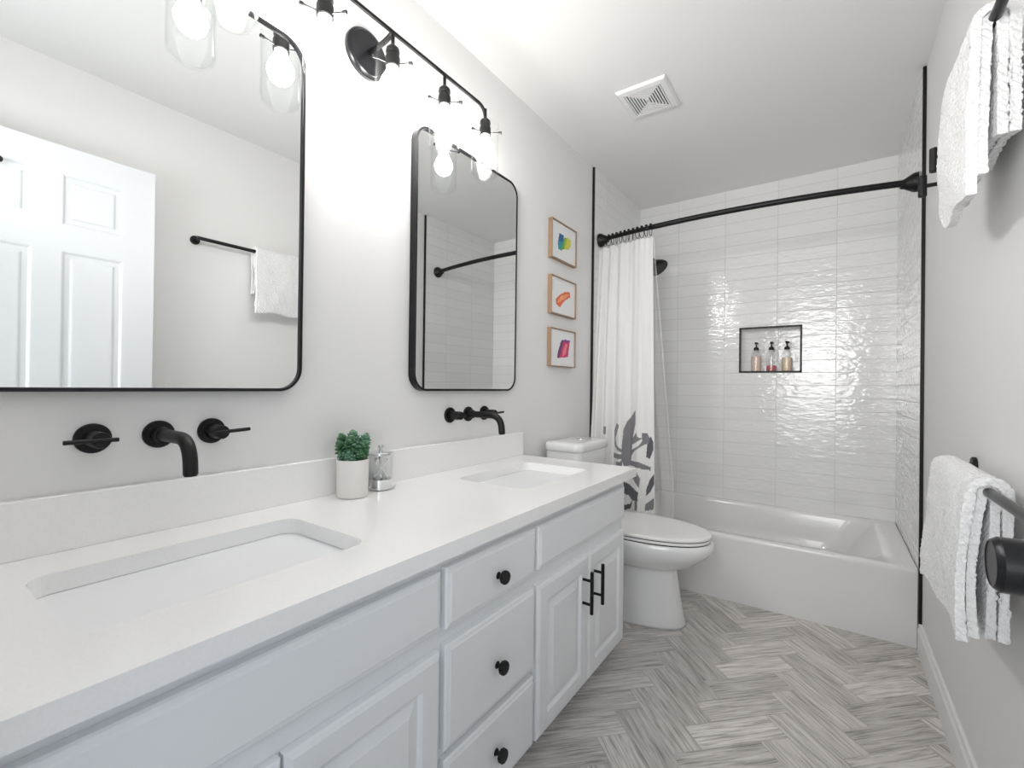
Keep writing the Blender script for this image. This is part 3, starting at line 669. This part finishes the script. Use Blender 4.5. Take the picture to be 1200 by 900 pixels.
hook(2.0, 1.757, 'black robe hook on the right wall, next to the tile edge')
hook(1.79, 1.757, 'black robe hook half hidden behind the upper towel')

def towel(name, st, yn, yf, zbar, zf, zfi, zb, label, offs=(.028, .011), th=.015, flare=.02, seed=1, curl=0.0, backout=0.0, yflare=0.0):
    """one cloth folded lengthwise in two and draped over a bar; zf, zfi, zb = hem of the outer front, inner front and back layers"""
    bx = W - st; rnd = random.Random(seed); bm = B(); ns, nt = 64, 48; G = []; o1, o2 = offs
    ph = [rnd.uniform(0, 6) for _ in range(6)]
    for j in range(nt + 1):
        t = j / nt
        # cloth runs near edge -> far edge on the outer layer, turns, and comes back as the inner layer
        if t < .47: u = t / .47; y = yn + (yf - yn) * u; off = o1; k = 0
        elif t < .53: u = (t - .47) / .06; y = yf + .007 * math.sin(PI * u); k = .5 - .5 * math.cos(PI * u); off = o1 + (o2 - o1) * k
        else: u = 1 - (t - .53) / .47; y = yn + .006 + (yf - yn - .006) * u; off = o2; k = 1
        row = []; fr = min(1, max(0, (y - yn) / (yf - yn)))
        hem = zf + (zfi - zf) * k + curl * max(0, (fr - .72) / .28) ** 2 + .006 * math.sin(11 * fr + ph[4])
        LF = zbar - hem; LB = zbar - zb - .008 * math.sin(9 * fr + ph[5]); arc = PI * off * .9; tot = LF + arc + LB
        for i in range(ns + 1):
            s = tot * i / ns
            if s < LF:
                q = 1 - s / LF; x = bx - off - flare * q ** .8 - .004 * math.sin(PI * q) + .005 * math.sin(13 * y + ph[0] + 3 * q) * q; z = zbar - LF * q
                yy = y + (fr - .35) * yflare * q + .006 * math.sin(5 * q + ph[1]) * q
            elif s < LF + arc:
                a = (s - LF) / arc * PI; x = bx - off * math.cos(a); z = zbar + (off * .5 + .008) * math.sin(a); yy = y
            else:
                q = (s - LF - arc) / LB; x = bx + off + .003 * math.sin(12 * y + ph[2] + 2 * q) * q; z = zbar - LB * q; yy = y + .006 * math.sin(4 * q + ph[3]) * q + backout * q
                x = min(x, W - th / 2 - .006)
            row.append(bm.verts.new((x, yy, z)))
        G.append(row)
    for j in range(nt):
        for i in range(ns): bm.faces.new((G[j][i], G[j][i + 1], G[j + 1][i + 1], G[j + 1][i])).smooth = True
    o = link(name, bm, M_terry, recalc=False); tag(o, label, 'towel')
    m = o.modifiers.new('thick', 'SOLIDIFY'); m.thickness = th; m.offset = 0
    m = o.modifiers.new('soft', 'BEVEL'); m.width = .0055; m.segments = 3; m.limit_method = 'ANGLE'; m.angle_limit = 1.0
    m = o.modifiers.new('sub', 'SUBSURF'); m.levels = 2; m.render_levels = 2
    tx = bpy.data.textures.new('pile', 'CLOUDS'); tx.noise_scale = .008; m = o.modifiers.new('pile', 'DISPLACE'); m.texture = tx; m.strength = .0045; m.mid_level = .5
    tx = bpy.data.textures.new('wave', 'CLOUDS'); tx.noise_scale = .10; m = o.modifiers.new('wave', 'DISPLACE'); m.texture = tx; m.strength = .010; m.mid_level = .5
    return o
towel('hand_towel', .064, 1.247, 1.632, .889, .605, .615, .61, 'white terry towel folded over the lower towel bar', offs=(.026, .0095), th=.0148, flare=.013, seed=2, curl=-.012, backout=.02, yflare=.03)
towel('bath_towel', .060, 1.252, 1.560, 1.812, 1.475, 1.515, 1.585, 'white terry towel hanging from the upper towel bar', offs=(.027, .0105), th=.016, flare=.002, seed=5, curl=.05, yflare=.02)

# ------------------------------------------------------------------ plant and jar on the worktop
pp = thing('potted_succulent', 'green artificial succulent in a small white pot on the worktop', 'plant', (.08, .82, CZ1))
PLANT = 1.24
bm = B(); lathe(bm, (.08, .82, CZ1 + .0002), (0, 0, 1), [(0, .0), (0, .039), (.002, .0415), (.007, .0430), (.106, .0450), (.108, .0444), (.108, .0415), (.094, .0405), (.093, 0)], 40); link('pot', bm, M_pot, pp, autos=40)
bm = B(); lathe(bm, (.08, .82, CZ1 + .0895), (0, 0, 1), [(0, .040), (.002, .040), (.004, .02), (.004, 0)], 24); link('soil', bm, M_soil, pp)
Mg = [mat('leaf_green', (.05, .15, .065), .5), mat('leaf_bluegreen', (.13, .27, .18), .5), mat('leaf_light', (.20, .36, .17), .5), mat('leaf_dark', (.02, .065, .035), .5)]
bm = B(); rnd = random.Random(11)
ros = [(0, 0, .072, .021)] + [(.030 * math.cos(a), .030 * math.sin(a), .046 + .016 * (k % 2), .019) for k, a in enumerate([2 * PI * i / 6 + .3 for i in range(6)])] + [(.026 * math.cos(a), .026 * math.sin(a), .024, .017) for a in [2 * PI * i / 7 for i in range(7)]]
for (dx, dy, hh, rr) in ros:
    dx *= PLANT; dy *= PLANT; rr *= PLANT; base = Vector((.08 + dx * .35, .82 + dy * .35, CZ1 + .093)); cen = Vector((.08 + dx, .82 + dy, CZ1 + .102 + hh)); ax = (cen - base).normalized(); u, v = frame_of(ax)
    mi = rnd.choice([0, 0, 1, 1, 2]); st = bmesh.ops.create_cone(bm, segments=6, radius1=.003, radius2=.003, depth=(cen - base).length, cap_ends=True, matrix=Matrix.Translation((cen + base) / 2) @ ax.to_track_quat('Z', 'Y').to_matrix().to_4x4())
    for k in range(34):
        t = k / 33; an = k * 2.39996; rad = u * math.cos(an) + v * math.sin(an)
        el = -.55 + 1.95 * t; dirn = (rad * math.cos(el) + ax * math.sin(el)).normalized(); ln = rr * (1 - .25 * t)
        X = dirn.cross(ax).normalized() if abs(dirn.dot(ax)) < .99 else u; Y = dirn.cross(X)
        mm = Matrix((X, Y, dirn)).transposed().to_4x4(); mm.translation = cen + dirn * ln * .55 - ax * (.020 * (1 - t))
        vs = bmesh.ops.create_icosphere(bm, subdivisions=1, radius=1, matrix=mm @ Matrix.Diagonal((.0062, .0038, ln * .50, 1)))['verts']
        m_ = mi if rnd.random() < .7 else rnd.choice([0, 1, 2, 3])
        for f in {f for q in vs for f in q.link_faces}: f.material_index = m_; f.smooth = True
link('succulent_leaves', bm, Mg, pp, recalc=False)

jr = thing('cotton_swab_jar', 'round glass jar with chrome lid and base holding cotton swabs', 'jar', (.064, .932, CZ1))
jc = (.064, .932, CZ1 + .0002)
bm = B(); lathe(bm, jc, (0, 0, 1), [(0.0000, 0.0000), (0.0000, 0.0339), (0.0021, 0.0363), (0.0318, 0.0363), (0.0334, 0.0339), (0.0334, 0.0000)], 36); link('base', bm, M_chrome, jr, autos=30)
bm = B(); lathe(bm, jc, (0, 0, 1), [(0.0336, 0.0000), (0.0336, 0.0357), (0.0360, 0.0369), (0.1060, 0.0369), (0.1060, 0.0342), (0.0382, 0.0342), (0.0366, 0.0000)], 36); link('glass_body', bm, M_glass, jr, autos=40)
bm = B(); lathe(bm, jc, (0, 0, 1), [(0.1065, 0.0000), (0.1065, 0.0392), (0.1124, 0.0392), (0.1145, 0.0363), (0.1166, 0.0140), (0.1166, 0.0000)], 36); ld = link('lid', bm, M_chrome, jr, autos=30)
bm = B(); lathe(bm, jc, (0, 0, 1), [(0.1166, 0.0059), (0.1283, 0.0059), (0.1293, 0.0088), (0.1346, 0.0088), (0.1357, 0.0070), (0.1357, 0.0000)], 20); link('lid_knob', bm, M_chrome, ld, autos=30)
sw0 = None
for k, (ax_, ay_, bx_, by_, top) in enumerate([(-.020, -.010, .018, .006, .070), (.018, -.012, -.016, .010, .072), (-.004, -.021, .012, .020, .066), (.020, .010, -.018, -.006, .068), (-.012, .017, .006, -.018, .071), (.004, .020, -.002, -.019, .060)]):
    p0 = Vector((jc[0] + ax_, jc[1] + ay_, CZ1 + .038)); p1 = Vector((jc[0] + bx_, jc[1] + by_, CZ1 + .038 + top * .80)); d = (p1 - p0).normalized(); bm = B()
    cyl(bm, p0, p1, .0014, n=8)
    for c_, s_ in ((p0, 1), (p1, -1)): lathe(bm, c_ - d * s_ * .001, d * s_, [(0, .001), (.001, .0028), (.004, .0036), (.010, .0031), (.014, .0015)], 10)
    tag(link('cotton_swab', bm, M_cotton, smooth=True), 'white double-tipped cotton swab standing inside the glass jar', 'cotton swab', 'cotton swabs in the jar')
